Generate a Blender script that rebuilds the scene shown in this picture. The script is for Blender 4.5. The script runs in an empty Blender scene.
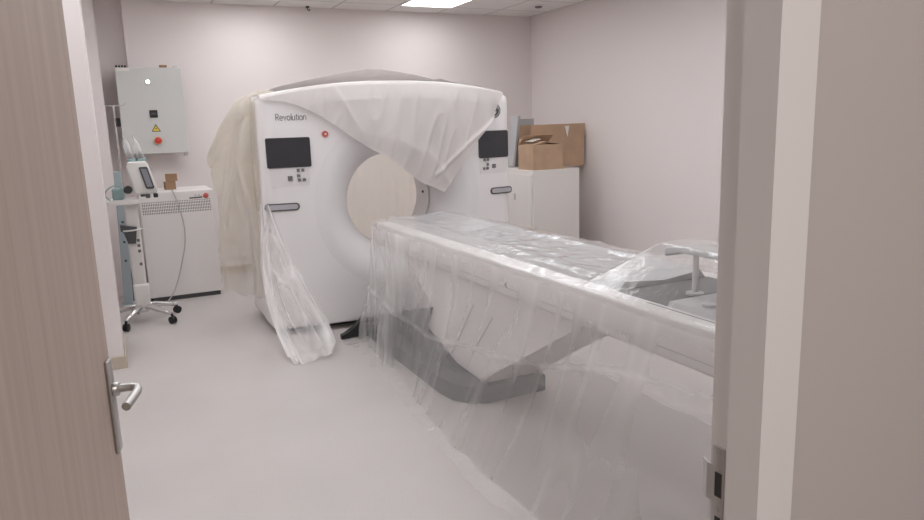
import bpy, bmesh, math, random
import numpy as np
from mathutils import Vector, Matrix

random.seed(7)
PI = math.pi
SC = bpy.context.scene
COL = SC.collection

# ------------------------------------------------------------------ noise
def _hash(ix, iy, seed):
    n = (ix * 374761393 + iy * 668265263 + seed * 974634777) & 0xffffffff
    n = ((n ^ (n >> 13)) * 1274126177) & 0xffffffff
    n = n ^ (n >> 16)
    return (n & 0xffff) / 65535.0

def vnoise(x, y, seed=0):
    x = np.asarray(x, float); y = np.asarray(y, float)
    x, y = np.broadcast_arrays(x, y)
    ix = np.floor(x).astype(np.int64); iy = np.floor(y).astype(np.int64)
    fx = x - ix; fy = y - iy
    fx = fx * fx * (3 - 2 * fx); fy = fy * fy * (3 - 2 * fy)
    a = _hash(ix, iy, seed); b = _hash(ix + 1, iy, seed)
    c = _hash(ix, iy + 1, seed); d = _hash(ix + 1, iy + 1, seed)
    return (a * (1 - fx) + b * fx) * (1 - fy) + (c * (1 - fx) + d * fx) * fy

def fbm(x, y, seed=0, oct=3):
    s = 0; a = .5
    for k in range(oct):
        s = s + a * vnoise(np.asarray(x) * 2 ** k, np.asarray(y) * 2 ** k, seed + 17 * k); a *= .5
    return s

def ridge(x, y, seed=0, p=3):
    """sharp creases, 0..1"""
    n = vnoise(x, y, seed)
    return (1 - np.abs(2 * n - 1)) ** p

# ------------------------------------------------------------------ materials
def nt(name):
    m = bpy.data.materials.new(name); m.use_nodes = True
    t = m.node_tree; t.nodes.clear()
    o = t.nodes.new('ShaderNodeOutputMaterial')
    return m, t, o

def mat(name, col, rough=.5, metal=0., bump=0., bscale=60., var=0., vscale=4., spec=.5, coat=0.):
    m, t, o = nt(name)
    b = t.nodes.new('ShaderNodeBsdfPrincipled')
    b.inputs['Base Color'].default_value = (*col, 1)
    b.inputs['Roughness'].default_value = rough
    b.inputs['Metallic'].default_value = metal
    b.inputs['Specular IOR Level'].default_value = spec
    b.inputs['Coat Weight'].default_value = coat
    t.links.new(b.outputs[0], o.inputs[0])
    tc = t.nodes.new('ShaderNodeTexCoord')
    if var:
        n = t.nodes.new('ShaderNodeTexNoise'); n.inputs['Scale'].default_value = vscale; n.inputs['Detail'].default_value = 4
        r = t.nodes.new('ShaderNodeValToRGB')
        r.color_ramp.elements[0].position = .3; r.color_ramp.elements[1].position = .7
        r.color_ramp.elements[0].color = tuple(c * (1 - var) for c in col) + (1,)
        r.color_ramp.elements[1].color = tuple(min(1, c * (1 + var)) for c in col) + (1,)
        t.links.new(tc.outputs['Object'], n.inputs['Vector'])
        t.links.new(n.outputs['Fac'], r.inputs[0]); t.links.new(r.outputs[0], b.inputs['Base Color'])
    if bump:
        n = t.nodes.new('ShaderNodeTexNoise'); n.inputs['Scale'].default_value = bscale; n.inputs['Detail'].default_value = 3
        bp = t.nodes.new('ShaderNodeBump'); bp.inputs['Strength'].default_value = bump; bp.inputs['Distance'].default_value = .002
        t.links.new(tc.outputs['Object'], n.inputs['Vector'])
        t.links.new(n.outputs['Fac'], bp.inputs['Height']); t.links.new(bp.outputs[0], b.inputs['Normal'])
    return m

def emit(name, col, s):
    m, t, o = nt(name)
    e = t.nodes.new('ShaderNodeEmission'); e.inputs[0].default_value = (*col, 1); e.inputs[1].default_value = s
    t.links.new(e.outputs[0], o.inputs[0]); return m

def film(name, col, base, k, rough=.1, gloss=1., bump=.3, bscale=25., trans=.5):
    """thin plastic film; how milky it is comes from the mesh attribute 'dens' (layers of film lying together)"""
    m, t, o = nt(name)
    N = t.nodes.new; L = t.links.new
    tc = N('ShaderNodeTexCoord')
    n1 = N('ShaderNodeTexNoise'); n1.inputs['Scale'].default_value = bscale; n1.inputs['Detail'].default_value = 5; n1.inputs['Distortion'].default_value = 1.2
    L(tc.outputs['Object'], n1.inputs['Vector'])
    bp = N('ShaderNodeBump'); bp.inputs['Strength'].default_value = bump; bp.inputs['Distance'].default_value = .01
    L(n1.outputs['Fac'], bp.inputs['Height'])
    at = N('ShaderNodeAttribute'); at.attribute_name = 'dens'
    mu = N('ShaderNodeMath'); mu.operation = 'MULTIPLY_ADD'; mu.use_clamp = True
    mu.inputs[1].default_value = k; mu.inputs[2].default_value = base
    L(at.outputs['Fac'], mu.inputs[0])
    tr = N('ShaderNodeBsdfTransparent'); tr.inputs[0].default_value = (.985, .985, .985, 1)
    df = N('ShaderNodeBsdfDiffuse'); df.inputs[0].default_value = (*col, 1)
    tl = N('ShaderNodeBsdfTranslucent'); tl.inputs[0].default_value = (*col, 1)
    mx0 = N('ShaderNodeMixShader'); mx0.inputs[0].default_value = trans
    L(df.outputs[0], mx0.inputs[1]); L(tl.outputs[0], mx0.inputs[2])
    mx1 = N('ShaderNodeMixShader'); L(mu.outputs[0], mx1.inputs[0]); L(tr.outputs[0], mx1.inputs[1]); L(mx0.outputs[0], mx1.inputs[2])
    gl = N('ShaderNodeBsdfGlossy'); gl.inputs['Roughness'].default_value = rough; gl.inputs[0].default_value = (1, 1, 1, 1)
    L(bp.outputs[0], gl.inputs['Normal'])
    fr = N('ShaderNodeFresnel'); L(bp.outputs[0], fr.inputs['Normal'])
    ge = N('ShaderNodeNewGeometry'); io = N('ShaderNodeMapRange'); io.inputs[3].default_value = 1.45; io.inputs[4].default_value = 1 / 1.45
    L(ge.outputs['Backfacing'], io.inputs[0]); L(io.outputs[0], fr.inputs[0])
    fg = N('ShaderNodeMath'); fg.operation = 'MULTIPLY'; fg.inputs[1].default_value = gloss; fg.use_clamp = True
    L(fr.outputs[0], fg.inputs[0])
    # the same reflectance whichever side of the sheet is met
    mx2 = N('ShaderNodeMixShader'); L(fg.outputs[0], mx2.inputs[0]); L(mx1.outputs[0], mx2.inputs[1]); L(gl.outputs[0], mx2.inputs[2])
    L(mx2.outputs[0], o.inputs[0])
    return m

def mat_floor():
    m, t, o = nt('vinyl_floor'); N = t.nodes.new; L = t.links.new
    b = N('ShaderNodeBsdfPrincipled'); b.inputs['Roughness'].default_value = .42; b.inputs['Specular IOR Level'].default_value = .35
    tc = N('ShaderNodeTexCoord')
    n = N('ShaderNodeTexNoise'); n.inputs['Scale'].default_value = 90; n.inputs['Detail'].default_value = 2
    n2 = N('ShaderNodeTexNoise'); n2.inputs['Scale'].default_value = 1.3; n2.inputs['Detail'].default_value = 3
    ad = N('ShaderNodeMath'); ad.operation = 'MULTIPLY_ADD'; ad.inputs[1].default_value = .55
    L(tc.outputs['Object'], n.inputs['Vector']); L(tc.outputs['Object'], n2.inputs['Vector'])
    L(n.outputs['Fac'], ad.inputs[0]); L(n2.outputs['Fac'], ad.inputs[2])
    r = N('ShaderNodeValToRGB'); e = r.color_ramp.elements
    e[0].position = .45; e[1].position = 1.05
    e[0].color = (.475, .447, .433, 1); e[1].color = (.54, .506, .494, 1)
    L(ad.outputs[0], r.inputs[0]); L(r.outputs[0], b.inputs['Base Color'])
    L(b.outputs[0], o.inputs[0]); return m

def mat_ceiling():
    m, t, o = nt('ceiling_tiles'); N = t.nodes.new; L = t.links.new
    b = N('ShaderNodeBsdfPrincipled'); b.inputs['Roughness'].default_value = .9; b.inputs['Specular IOR Level'].default_value = .1
    tc = N('ShaderNodeTexCoord'); s = N('ShaderNodeSeparateXYZ'); L(tc.outputs['Object'], s.inputs[0])
    def line(out, off):
        a = N('ShaderNodeMath'); a.operation = 'SUBTRACT'; a.inputs[1].default_value = off; L(out, a.inputs[0])
        p = N('ShaderNodeMath'); p.operation = 'PINGPONG'; p.inputs[1].default_value = .327; L(a.outputs[0], p.inputs[0])
        c = N('ShaderNodeMath'); c.operation = 'LESS_THAN'; c.inputs[1].default_value = .011; L(p.outputs[0], c.inputs[0])
        return c.outputs[0]
    mx = N('ShaderNodeMath'); mx.operation = 'MAXIMUM'
    L(line(s.outputs[0], 3.08 - .654 * 20), mx.inputs[0]); L(line(s.outputs[1], 7.76 - .654 * 20), mx.inputs[1])
    n = N('ShaderNodeTexNoise'); n.inputs['Scale'].default_value = 140; L(tc.outputs['Object'], n.inputs['Vector'])
    r = N('ShaderNodeValToRGB'); r.color_ramp.elements[0].color = (.70, .68, .67, 1); r.color_ramp.elements[1].color = (.80, .78, .77, 1)
    L(n.outputs['Fac'], r.inputs[0])
    mc = N('ShaderNodeMix'); mc.data_type = 'RGBA'; L(mx.outputs[0], mc.inputs[0]); L(r.outputs[0], mc.inputs[6]); mc.inputs[7].default_value = (.50, .47, .46, 1)
    L(mc.outputs[2], b.inputs['Base Color']); L(b.outputs[0], o.inputs[0]); return m

def mat_wood():
    m, t, o = nt('door_laminate'); N = t.nodes.new; L = t.links.new
    b = N('ShaderNodeBsdfPrincipled'); b.inputs['Roughness'].default_value = .55; b.inputs['Specular IOR Level'].default_value = .3
    tc = N('ShaderNodeTexCoord'); mp = N('ShaderNodeMapping'); mp.inputs['Scale'].default_value = (45, 45, .9)
    L(tc.outputs['Object'], mp.inputs[0])
    n = N('ShaderNodeTexNoise'); n.inputs['Scale'].default_value = 1.; n.inputs['Detail'].default_value = 5; L(mp.outputs[0], n.inputs['Vector'])
    r = N('ShaderNodeValToRGB'); e = r.color_ramp.elements
    e[0].position = .25; e[1].position = .75; e[0].color = (.43, .35, .30, 1); e[1].color = (.53, .44, .385, 1)
    L(n.outputs['Fac'], r.inputs[0]); L(r.outputs[0], b.inputs['Base Color']); L(b.outputs[0], o.inputs[0]); return m

def mat_vent():
    m, t, o = nt('perforated_enamel'); N = t.nodes.new; L = t.links.new
    b = N('ShaderNodeBsdfPrincipled'); b.inputs['Roughness'].default_value = .5
    tc = N('ShaderNodeTexCoord'); s = N('ShaderNodeSeparateXYZ'); L(tc.outputs['Object'], s.inputs[0])
    def dot(out, half, lim):
        p = N('ShaderNodeMath'); p.operation = 'PINGPONG'; p.inputs[1].default_value = half; L(out, p.inputs[0])
        c = N('ShaderNodeMath'); c.operation = 'LESS_THAN'; c.inputs[1].default_value = lim; L(p.outputs[0], c.inputs[0]); return c.outputs[0]
    mu = N('ShaderNodeMath'); mu.operation = 'MULTIPLY'
    L(dot(s.outputs[0], .0075, .0036), mu.inputs[0]); L(dot(s.outputs[2], .0135, .0095), mu.inputs[1])
    mc = N('ShaderNodeMix'); mc.data_type = 'RGBA'; L(mu.outputs[0], mc.inputs[0])
    mc.inputs[6].default_value = (.74, .715, .70, 1); mc.inputs[7].default_value = (.12, .115, .115, 1)
    L(mc.outputs[2], b.inputs['Base Color']); L(b.outputs[0], o.inputs[0]); return m

M = {}
M['wall'] = mat('painted_wall', (.74, .69, .68), .85, bump=.08, bscale=180, spec=.2)
M['corridor'] = mat('corridor_wall_paint', (.47, .425, .41), .85, bump=.1, bscale=150, spec=.2)
M['frame'] = mat('frame_paint', (.70, .66, .645), .55, spec=.3)
M['floor'] = mat_floor(); M['ceiling'] = mat_ceiling(); M['wood'] = mat_wood()
M['skirting'] = mat('skirting_beige', (.50, .43, .35), .5)
M['shell'] = mat('white_shell', (.79, .77, .775), .38, spec=.4)
M['flare'] = mat('bore_shell', (.755, .74, .745), .4, spec=.4)
M['table'] = mat('table_shell', (.66, .64, .635), .4)
M['cradle'] = mat('cradle_grey', (.46, .46, .47), .45)
M['slate'] = mat('slate_base', (.03, .036, .042), .5)
M['black'] = mat('black_plastic', (.012, .012, .013), .4)
M['dark'] = mat('dark_grey_plastic', (.07, .07, .075), .45)
M['screen'] = mat('dark_screen', (.036, .036, .043), .35)
M['panel'] = mat('control_panel', (.72, .70, .70), .4)
M['button'] = mat('button_grey', (.16, .155, .16), .5)
M['handle'] = mat('handle_lavender', (.45, .44, .47), .35)
M['red'] = mat('red_plastic', (.55, .05, .04), .4)
M['redp'] = mat('emergency_red', (.52, .10, .09), .4)
M['yellow'] = mat('warning_yellow', (.75, .55, .06), .5)
M['steel'] = mat('brushed_steel', (.50, .49, .48), .35, metal=.9)
M['chrome'] = mat('chrome', (.72, .72, .73), .18, metal=1.)
M['ebox'] = mat('grey_enamel', (.56, .565, .55), .45, spec=.3)
M['cabw'] = mat('white_cabinet', (.74, .72, .695), .45)
M['cabfront'] = mat('white_cabinet_front', (.74, .72, .695), .45)
M['ups'] = mat('ups_enamel', (.74, .715, .70), .45)
M['card'] = mat('cardboard', (.47, .33, .23), .85, var=.08, vscale=6, spec=.1)
M['card2'] = mat('cardboard_small', (.30, .19, .12), .85, var=.1, vscale=9, spec=.1)
M['tape'] = mat('packing_tape', (.70, .67, .62), .3)
M['foam'] = mat('grey_packing_foam', (.42, .42, .43), .7)
M['cart'] = mat('cart_white', (.72, .71, .69), .4)
M['teal'] = mat('teal_ring', (.25, .36, .36), .4)
M['blue'] = mat('pale_blue_metal', (.34, .40, .43), .45)
M['lcd'] = mat('grey_display', (.25, .26, .29), .3)
M['cable'] = mat('grey_cable', (.45, .44, .43), .5)
M['text'] = mat('grey_lettering', (.16, .155, .16), .5)
M['vent'] = mat_vent()
M['lamp'] = emit('added_panel_light', (.985, .985, 1.), 4.4)
M['lamp_dim'] = emit('ceiling_panel_light_dimmed', (.985, .985, 1.), 5.)
M['indicator'] = emit('indicator_light', (.85, .92, 1.), 6.)
M['syringe'] = film('syringe_plastic', (.85, .86, .86), .30, 0, rough=.1, bump=0)
M['film'] = film('clear_film', (.985, .97, .965), .16, .75, rough=.13, gloss=1., bump=.28, bscale=16)
M['strip'] = film('clear_film_strip', (.92, .91, .91), .18, .6, rough=.2, gloss=1.0, bump=.3, bscale=22)
M['sheet'] = film('milky_sheet', (.75, .715, .70), .76, .22, rough=.3, gloss=.6, bump=.3, bscale=12, trans=.16)
M['bore_sheet'] = film('cream_sheet_backlit', (.95, .91, .85), .84, .1, rough=.3, gloss=.6, bump=.3, bscale=12, trans=.78)  # paler, more translucent cream; glow of light from behind put into the colour
M['cream'] = film('cream_sheet', (.80, .755, .67), .66, .35, rough=.3, gloss=.7, bump=.3, bscale=12, trans=.5)

# ------------------------------------------------------------------ mesh helpers
WLOC = {}

def thing(name, loc, label, cat, group=None):
    o = bpy.data.objects.new(name, None); COL.objects.link(o)
    o.empty_display_size = .1; o.location = loc; WLOC[o.name] = Vector(loc)
    o['label'] = label; o['category'] = cat
    if group: o['group'] = group
    return o

def tag(o, label, cat, group=None):
    o['label'] = label; o['category'] = cat
    if group: o['group'] = group
    return o

def obj(name, bm, m, parent=None, smooth=None, loc=None, label=None, fix=True):
    """bm is in world coordinates; origin = parent's origin, or loc"""
    me = bpy.data.meshes.new(name)
    if isinstance(bm, bmesh.types.BMesh):
        if fix: bmesh.ops.recalc_face_normals(bm, faces=bm.faces[:])
        org = WLOC[parent.name] if parent else Vector(loc or (0, 0, 0))
        bmesh.ops.translate(bm, verts=bm.verts[:], vec=-org)
        bm.to_mesh(me); bm.free()
    else:
        me = bm; org = WLOC[parent.name] if parent else Vector(loc or (0, 0, 0))
        me.transform(Matrix.Translation(-org)); me.name = name
    o = bpy.data.objects.new(name, me); COL.objects.link(o)
    if isinstance(m, list):
        for x in m: me.materials.append(x)
    else: me.materials.append(m)
    if smooth is not None:
        for p in me.polygons: p.use_smooth = True
        if smooth < 170:
            try: me.set_sharp_from_angle(angle=math.radians(smooth))
            except Exception: pass
    if parent: o.parent = parent
    else: o.location = org
    WLOC[o.name] = org
    if label: o['label'] = label
    return o

def struct(name, bm, m, **k):
    o = obj(name, bm, m, **k); o['kind'] = 'structure'; return o

def new(): return bmesh.new()

def box(bm, x0, x1, y0, y1, z0, z1, bev=0., seg=2, rot=None, mi=0):
    r = bmesh.ops.create_cube(bm, size=1.)
    vs = r['verts']
    c = Vector(((x0 + x1) / 2, (y0 + y1) / 2, (z0 + z1) / 2))
    for v in vs:
        v.co = Vector((v.co.x * (x1 - x0), v.co.y * (y1 - y0), v.co.z * (z1 - z0)))
    fs = list({f for v in vs for f in v.link_faces})
    for f in fs: f.material_index = mi
    if bev:
        es = list({e for v in vs for e in v.link_edges})
        rr = bmesh.ops.bevel(bm, geom=es, offset=bev, segments=seg, profile=.5, affect='EDGES')
        vs = list({v for f in rr['faces'] for v in f.verts} | {v for v in vs if v.is_valid})
    for v in vs:
        p = v.co
        if rot is not None: p = rot @ p
        v.co = p + c
    return vs

def bx(*a, **k):
    bm = new(); box(bm, *a, **k); return bm

def frame_axes(d):
    d = Vector(d).normalized()
    a = Vector((0, 0, 1)) if abs(d.z) < .9 else Vector((1, 0, 0))
    u = d.cross(a).normalized(); v = d.cross(u).normalized()
    return u, v

def cone(bm, p0, p1, r0, r1, n=20, caps=True):
    p0 = Vector(p0); p1 = Vector(p1); u, v = frame_axes(p1 - p0)
    A = []; B = []
    for k in range(n):
        t = 2 * PI * k / n; w = u * math.cos(t) + v * math.sin(t)
        A.append(bm.verts.new(p0 + w * r0)); B.append(bm.verts.new(p1 + w * r1))
    for k in range(n):
        bm.faces.new((A[k], A[(k + 1) % n], B[(k + 1) % n], B[k]))
    if caps:
        bm.faces.new(A[::-1]); bm.faces.new(B)

def lathe(bm, base, axis, prof, n=24, caps=True):
    """prof: (distance along axis, radius)"""
    base = Vector(base); ax = Vector(axis).normalized(); u, v = frame_axes(ax)
    rings = []
    for (h, r) in prof:
        rings.append([bm.verts.new(base + ax * h + (u * math.cos(2 * PI * k / n) + v * math.sin(2 * PI * k / n)) * r) for k in range(n)])
    for a, b in zip(rings, rings[1:]):
        for k in range(n): bm.faces.new((a[k], a[(k + 1) % n], b[(k + 1) % n], b[k]))
    if caps:
        bm.faces.new(rings[0][::-1]); bm.faces.new(rings[-1])

def tube(bm, pts, r, n=10, caps=True):
    pts = [Vector(p) for p in pts]; rs = r if isinstance(r, (list, tuple)) else [r] * len(pts)
    rings = []; u = None
    for i, p in enumerate(pts):
        d = (pts[min(i + 1, len(pts) - 1)] - pts[max(i - 1, 0)]).normalized()
        if u is None: u, v = frame_axes(d)
        else:
            u = (u - d * u.dot(d)).normalized(); v = d.cross(u).normalized()
        rings.append([bm.verts.new(p + (u * math.cos(2 * PI * k / n) + v * math.sin(2 * PI * k / n)) * rs[i]) for k in range(n)])
    for a, b in zip(rings, rings[1:]):
        for k in range(n): bm.faces.new((a[k], a[(k + 1) % n], b[(k + 1) % n], b[k]))
    if caps: bm.faces.new(rings[0][::-1]); bm.faces.new(rings[-1])

def smooth_path(pts, n=8):
    P = [np.array(p, float) for p in pts]; P = [2 * P[0] - P[1]] + P + [2 * P[-1] - P[-2]]
    out = []
    for i in range(1, len(P) - 2):
        for k in range(n):
            t = k / n; a, b, c, d = P[i - 1:i + 3]
            out.append(.5 * ((2 * b) + (c - a) * t + (2 * a - 5 * b + 4 * c - d) * t * t + (3 * b - a - 3 * c + d) * t ** 3))
    out.append(P[-2]); return [tuple(p) for p in out]

def prism(bm, poly, axis, a, b, bev=0., seg=2):
    """poly in the two remaining axes (order: axis x -> (y,z), y -> (x,z), z -> (x,y))"""
    def P(q, t):
        return {'x': (t, q[0], q[1]), 'y': (q[0], t, q[1]), 'z': (q[0], q[1], t)}[axis]
    A = [bm.verts.new(P(q, a)) for q in poly]; B = [bm.verts.new(P(q, b)) for q in poly]
    n = len(poly); fs = [bm.faces.new(A[::-1]), bm.faces.new(B)]
    for k in range(n): fs.append(bm.faces.new((A[k], A[(k + 1) % n], B[(k + 1) % n], B[k])))
    if bev:
        es = list({e for f in fs[:2] for e in f.edges})
        bmesh.ops.bevel(bm, geom=es, offset=bev, segments=seg, profile=.5, affect='EDGES')

def grid_mesh(name, X, Y, Z, dens=None, closed_u=False):
    """X,Y,Z arrays (nu, nv)"""
    nu, nv = X.shape
    vs = np.stack([X.ravel(), Y.ravel(), Z.ravel()], 1)
    fs = []
    for i in range(nu if closed_u else nu - 1):
        j0 = i * nv; j1 = ((i + 1) % nu) * nv
        for k in range(nv - 1):
            fs.append((j0 + k, j1 + k, j1 + k + 1, j0 + k + 1))
    me = bpy.data.meshes.new(name)
    me.from_pydata(vs.tolist(), [], fs); me.update()
    a = me.attributes.new('dens', 'FLOAT', 'POINT')
    d = np.zeros(nu * nv) if dens is None else np.broadcast_to(dens, X.shape).ravel()
    a.data.foreach_set('value', d.astype(np.float32))
    return me

def lerp(xs, ys):
    return lambda t: np.interp(t, xs, ys)

# ------------------------------------------------------------------ room
ZC = 2.90; XR = 5.07; YB = 8.18; YF = .676; XL = -1.9
JX = .705; HX = -.21
bm = new(); box(bm, -3, XR + .1, -2.2, YB + .1, -.12, 0); struct('floor', bm, M['floor'])
struct('ceiling', bx(XL - .1, XR + .1, YF - .06, YB + .1, ZC, ZC + .1), M['ceiling'])
struct('wall_back', bx(XL - .1, XR + .1, YB, YB + .1, 0, ZC), M['wall'])
struct('wall_right', bx(XR, XR + .1, YF - .05, YB, 0, ZC), M['wall'])
struct('wall_left', bx(XL - .1, XL, YF - .05, YB, 0, ZC), M['wall'])
struct('wall_pillar', bx(-.62, -.071, 5.17, 5.75, 0, ZC), M['wall'])
struct('wall_corner_boxing', bx(-.62, -.002, 7.6, YB, 0, ZC), M['wall'])
struct('wall_pilaster', bx(.250, .545, YB - .11, YB, 0, ZC), M['wall'])
# skirtings
bm = new()
box(bm, -.632, -.060, 5.158, 5.172, 0, .085, .003); box(bm, -.073, -.059, 5.16, 5.76, 0, .085, .003)
struct('baseboard_pillar', bm, M['skirting'])
struct('baseboard_right', bx(XR - .014, XR, YF, YB, 0, .085, bev=.003), M['skirting'])
struct('baseboard_back', bx(.56, XR, YB - .014, YB, 0, .085, bev=.003), M['skirting'])
# front wall with the doorway
YW = .585
WXR = .7535
bm = new()
box(bm, WXR + .0015, XR + .1, YW + .002, YF, 0, ZC)
box(bm, XL - .1, HX - .075, YW + .002, YF, 0, ZC)
box(bm, HX - .075, WXR + .0015, YW + .002, YF, 2.2, ZC)
struct('wall_front', bm, M['corridor'])
# door frame
bm = new()
def jamb(sx, x_open, x_out):
    # x_open : rebate face; sx = +1 right jamb, -1 left jamb
    prof = [(x_open, YF + .002), (x_open, YF - .040), (x_open - sx * .015, YF - .040), (x_open - sx * .015, YW - .002),
            (x_out, YW - .002), (x_out, YW + .012), (x_open + sx * .03, YW + .012), (x_open + sx * .03, YF + .002)]
    prism(bm, prof, 'z', 0, 2.16)
jamb(1, JX, WXR); jamb(-1, HX - .01, HX - .075)
prism(bm, [(YF + .002, 2.10), (YF - .040, 2.10), (YF - .040, 2.085), (YW - .002, 2.085), (YW - .002, 2.2), (YF + .002, 2.2)], 'x', HX - .075, WXR)
fr = struct('trim_1', bm, M['frame'])
bm = new()
# hairline joint of filler between frame and wall
rng = random.Random(3); z = .02
while z < 2.15:
    h = rng.uniform(.02, .16)
    if rng.random() > .25:
        box(bm, WXR - .0002, WXR + rng.uniform(.0008, .0022), YW - .0004, YW + .004, z, min(z + h, 2.16))
    z += h + rng.uniform(.002, .02)
jg = obj('joint_gap', bm, M['dark'], fr)
# strike plate
sp = obj('strike_plate', bx(JX - .0022, JX + .002, .6515, .6735, .955, 1.105, bev=.0015), M['steel'], fr, 30)
obj('latch_hole', bx(JX - .0026, JX - .002, .6545, .667, 1.032, 1.068), M['black'], sp)
obj('bolt_hole', bx(JX - .0026, JX - .002, .6545, .665, .962, 1.002), M['black'], sp)
bm = new(); prism(bm, [(JX - .0024, .668), (JX - .0024, .682), (JX + .004, .696), (JX + .0055, .695), (JX - .0009, .681), (JX - .0004, .668)], 'z', 1.022, 1.076)
obj('strike_lip', bm, M['steel'], sp)
for zz in (1.098, 1.012):
    bm = new(); cone(bm, (JX - .0032, .662, zz), (JX - .002, .662, zz), .0038, .0042, 14); obj('screw', bm, M['steel'], sp)
# corridor behind the camera
struct('wall_corridor', bx(-3, XR, -2.3, -2.2, 0, 2.75), M['corridor'])
struct('ceiling_corridor', bx(-3, XR + .1, -2.3, YW, 2.75, 2.8), M['wall'])
# door leaf
ang = math.atan2(-.049 - HX, 1.53 - .66)          # from +Y towards +X
LW = math.hypot(-.049 - HX, 1.53 - .66)
def dl(s, n, z):
    """s along the leaf from the hinge, n out of its corridor face"""
    return (HX + s * math.sin(ang) + n * math.cos(ang), .66 + s * math.cos(ang) - n * math.sin(ang), z)
def dbox(bm, s0, s1, n0, n1, z0, z1, bev=0., seg=2):
    R = Matrix.Rotation(-ang, 3, 'Z')
    c = dl((s0 + s1) / 2, (n0 + n1) / 2, (z0 + z1) / 2)
    w, d, h = (n1 - n0) / 2, (s1 - s0) / 2, (z1 - z0) / 2
    box(bm, c[0] - w, c[0] + w, c[1] - d, c[1] + d, c[2] - h, c[2] + h, bev, seg, rot=R)
bm = new(); dbox(bm, 0.004, LW, -.042, 0, .008, 2.08, .0015)
door = struct('door_1', bm, M['wood'])
bm = new(); dbox(bm, LW - .046, LW - .014, 0.0, .008, .93, 1.122, .003)
pl = obj('handle_plate', bm, M['steel'], door, 30)
zs = 1.062; sc = LW - .034
bm = new()
lathe(bm, dl(sc, .009, zs), (math.cos(ang), -math.sin(ang), 0), [(0, .014), (.008, .014), (.011, .011)], 20)
path = smooth_path([dl(sc, .010, zs), dl(sc, .034, zs + .001), dl(sc - .004, .048, zs + .001), dl(sc - .018, .055, zs), dl(sc - .05, .053, zs - .002), dl(sc - .092, .046, zs - .006)], 6)
tube(bm, path, [.0085] * len(path), 14)
obj('lever', bm, M['steel'], door, 50)
for zz in (.25, 1.05, 1.85):
    bm = new(); cone(bm, dl(-.004, .006, zz - .045), dl(-.004, .006, zz + .045), .007, .007, 12); obj('hinge', bm, M['steel'], door, 40)

# ------------------------------------------------------------------ ceiling lights
def ceiling_light(x, y, label, m='lamp'):
    t = thing('ceiling_light', (x, y, ZC), label, 'ceiling light', 'square ceiling light panels')
    w = .327
    bm = new()
    for (a, b, c, d) in ((-w, w, -w, -w + .02), (-w, w, w - .02, w), (-w, -w + .02, -w + .02, w - .02), (w - .02, w, -w + .02, w - .02)):
        box(bm, x + a, x + b, y + c, y + d, ZC - .010, ZC - .0005)
    obj('light_frame', bm, M['frame'], t)
    obj('diffuser', bx(x - w + .02, x + w - .02, y - w + .02, y + w - .02, ZC - .006, ZC - .001), M[m], t)
    return t
LX = 3.08 + .327; LY = 7.76 - .327
ceiling_light(LX, LY, 'bright square ceiling light panel above the scanner, near the back wall', 'lamp_dim')
for (i, j) in [(3, 0)] + [(a, b) for a in (0, 2, 4, 6) for b in (2, 4)] + [(a, b) for a in (-1, 1, 4, 6) for b in (6, 8)]:  # unseen panels, added to spread the light evenly through the room
    ceiling_light(LX - .654 * i, LY - .654 * j, 'unseen square ceiling light panel added overhead to light the room', 'lamp_dim' if j == 0 else 'lamp')
lt = bpy.data.lights.new('corridor_lamp', 'AREA'); lt.energy = 24; lt.shape = 'RECTANGLE'; lt.size = 1.2; lt.size_y = .3; lt.color = (1, .95, .92)
lo = bpy.data.objects.new('corridor_lamp', lt); COL.objects.link(lo); lo.location = (.3, -1.2, 2.7); lo.rotation_euler = (.25, 0, 0)
# smoke detector and hook
t = thing('smoke_detector', (4.66, 7.35, ZC), 'small round white smoke detector on the ceiling by the right wall', 'smoke detector')
bm = new(); lathe(bm, (4.66, 7.35, ZC), (0, 0, -1), [(0, .062), (.014, .062), (.016, .056)], 28); obj('base', bm, M['frame'], t, 40)
bm = new(); lathe(bm, (4.66, 7.35, ZC - .015), (0, 0, -1), [(0, .045), (.010, .042), (.018, .03), (.020, .02)], 28); obj('sensor_head', bm, M['button'], t, 40)
t = thing('ceiling_hook', (2.13, 8.10, ZC), 'tiny black hook where ceiling meets back wall', 'hook')
bm = new(); cone(bm, (2.13, 8.10, ZC), (2.13, 8.10, ZC - .02), .022, .018, 16); obj('mount', bm, M['black'], t)
bm = new(); tube(bm, smooth_path([(2.13, 8.10, ZC - .018), (2.13, 8.10, ZC - .035), (2.145, 8.10, ZC - .045), (2.155, 8.10, ZC - .032)], 4), .006, 8); obj('hook_wire', bm, M['black'], t, 60)

# ------------------------------------------------------------------ scanner gantry
GX, GZ = 2.035, .975
HW = 1.06; ZB = .04; YG = 5.26; YBK = 6.25
def yfront(x): return YG + .075 * np.abs(np.asarray(x) / HW) ** 3
def ztop(x): return 1.895 - .105 * np.minimum(1.2, np.abs(np.asarray(x)) / HW) ** 2.2
NA = 720
TH = np.linspace(0, 2 * PI, NA, endpoint=False)
def outline(inset):
    r = np.full(NA, 9.)
    c, s = np.cos(TH), np.sin(TH)
    hw = HW - inset
    with np.errstate(divide='ignore', invalid='ignore'):
        r = np.minimum(r, np.where(np.abs(c) > 1e-6, hw / np.abs(c), 9))
        r = np.minimum(r, np.where(s < -1e-6, (GZ - ZB - inset * .3) / -s, 9))
    rt = np.full(NA, .8)
    for _ in range(60):
        zt = ztop(rt * c) - inset - GZ
        rt = np.where(s > .05, .5 * rt + .5 * np.minimum(5, zt / np.maximum(s, .05)), 9)
    r = np.minimum(r, rt)
    x, z = r * c, r * s
    for _ in range(5):
        x = .5 * x + .25 * (np.roll(x, 1) + np.roll(x, -1)); z = .5 * z + .25 * (np.roll(z, 1) + np.roll(z, -1))
    return x, z
gt = thing('ct_scanner_gantry', (GX, 5.75, 0), 'white ring-shaped scanner gantry with round bore and two dark screens', 'medical scanner')
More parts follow.
